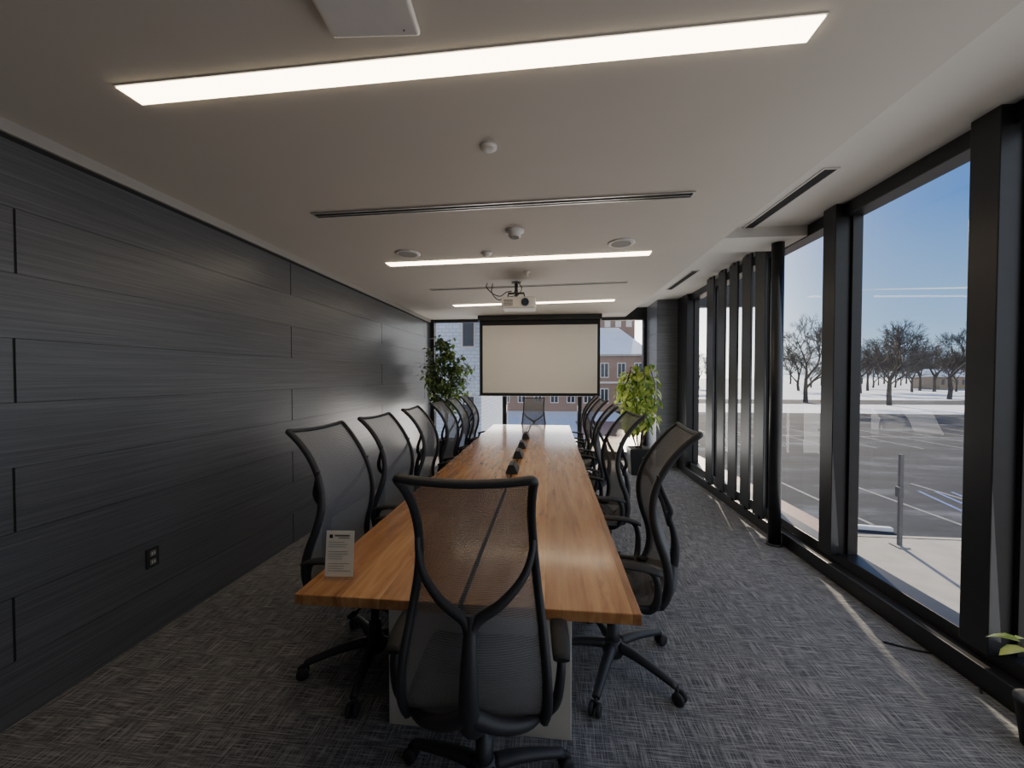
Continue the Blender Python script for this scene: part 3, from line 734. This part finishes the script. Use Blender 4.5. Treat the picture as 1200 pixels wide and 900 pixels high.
for k in range(2):
    x = -6 + k * 8.5
    bm = NB(); bx(bm, x, x + 1.4, 4.2, 6.2, 7.5, 11.2, bev=.1); obj('chimney', bm, M['brick'], t)
for k in range(3):
    x = 8.8 + k * 1.7
    bm = NB(); bx(bm, x, x + .9, 11.9, 12.02, 12.7, 14.0); obj('window', bm, M['white'], t)
# annex left
t = thing('pale_annex', 'pale block wing of the building seen left of the projection screen', 'building', (0, 15, GZ - .1))
bm = NB(); bx(bm, -16, -2.9, 1, 11, 0, 13); obj('wall', bm, M['paleblock'], t)
for z in (2.2, 5.9, 9.2):
    bm = NB(); bx(bm, -3.75, -3.15, .96, 1.1, z, z + 1.7); w = obj('window', bm, M['white'], t)
    bm = NB(); bx(bm, -3.68, -3.22, .94, .97, z + .07, z + 1.63); obj('pane', bm, M['lensglass'], w)
bm = NB(); bx(bm, -16.1, -2.8, .9, 11.1, 13, 13.3); obj('coping', bm, M['roofsnow'], t)
# contrail
d1 = ray(1008, 339).normalized() * 1800; d2 = ray(1135, 336.5).normalized() * 1800
bm = NB(); tube(bm, [d1, (d1 + d2) / 2, d2], [1.4, 2.0, 2.4], 8)
tag(obj('contrail', bm, M['contrail']), 'thin white vapour trail low in the blue sky', 'contrail')

# ------------------------------------------------------------------ light
sd = bpy.data.lights.new('sun', 'SUN'); sd.energy = 10.0; sd.angle = R(1.2); sd.color = (1, .84, .64)
so = bpy.data.objects.new('sun', sd); C.objects.link(so)
az, el = R(14), R(23)
S = Vector((math.sin(az) * math.cos(el), math.cos(az) * math.cos(el), math.sin(el)))
so.rotation_euler = (-S).to_track_quat('-Z', 'Y').to_euler()
def area(name, loc, rot, sx, sy, power, col):
    ld = bpy.data.lights.new(name, 'AREA'); ld.shape = 'RECTANGLE'; ld.size = sx; ld.size_y = sy; ld.energy = power; ld.color = col
    lo = bpy.data.objects.new(name, ld); C.objects.link(lo); lo.location = loc; lo.rotation_euler = rot
# fill lamps added just inside the long glazing and the far glazing
area('window_fill_lamp', (2.19, 2.6, 1.4), (R(90 - 4), 0, R(90)), 7.6, 2.3, 50, (.95, .97, 1))
area('far_fill_lamp', (-.3, 7.55, .62), (R(90 + 30), 0, R(180)), 3.9, .9, 65, (1, .96, .90))
w = bpy.data.worlds.new('sky'); bpy.context.scene.world = w; w.use_nodes = True; nt = w.node_tree
bg = nt.nodes['Background']; tc = node(nt, 'ShaderNodeTexCoord'); sp = node(nt, 'ShaderNodeSeparateXYZ'); L(nt, tc.outputs['Generated'], sp.inputs[0])
skyc = ramp(nt, sp.outputs['Z'], [(0, (.62, .76, .88)), (.10, (.30, .53, .84)), (.30, (.060, .24, .68)), (.9, (.02, .10, .40))])
dt = node(nt, 'ShaderNodeVectorMath', operation='DOT_PRODUCT'); L(nt, tc.outputs['Generated'], dt.inputs[0]); dt.inputs[1].default_value = S
dmx = mathn(nt, 'MAXIMUM', dt.outputs['Value'], 0)
dh = node(nt, 'ShaderNodeVectorMath', operation='DOT_PRODUCT'); L(nt, tc.outputs['Generated'], dh.inputs[0]); dh.inputs[1].default_value = (math.sin(az), math.cos(az), 0)
dhx = mathn(nt, 'MAXIMUM', dh.outputs['Value'], 0)
gl = mathn(nt, 'ADD', mathn(nt, 'MULTIPLY', mathn(nt, 'POWER', dhx, 50), 1.9), mathn(nt, 'ADD', mathn(nt, 'MULTIPLY', mathn(nt, 'POWER', dmx, 22), .25), mathn(nt, 'POWER', dmx, 60)))
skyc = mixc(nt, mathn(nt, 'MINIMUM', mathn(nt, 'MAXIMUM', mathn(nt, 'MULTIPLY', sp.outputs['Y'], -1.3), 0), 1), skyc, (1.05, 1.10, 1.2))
glow = node(nt, 'ShaderNodeVectorMath', operation='SCALE'); glow.inputs[0].default_value = (3.0, 2.75, 2.35); L(nt, gl, glow.inputs['Scale'])
fin = node(nt, 'ShaderNodeVectorMath', operation='ADD'); L(nt, skyc, fin.inputs[0]); L(nt, glow.outputs[0], fin.inputs[1])
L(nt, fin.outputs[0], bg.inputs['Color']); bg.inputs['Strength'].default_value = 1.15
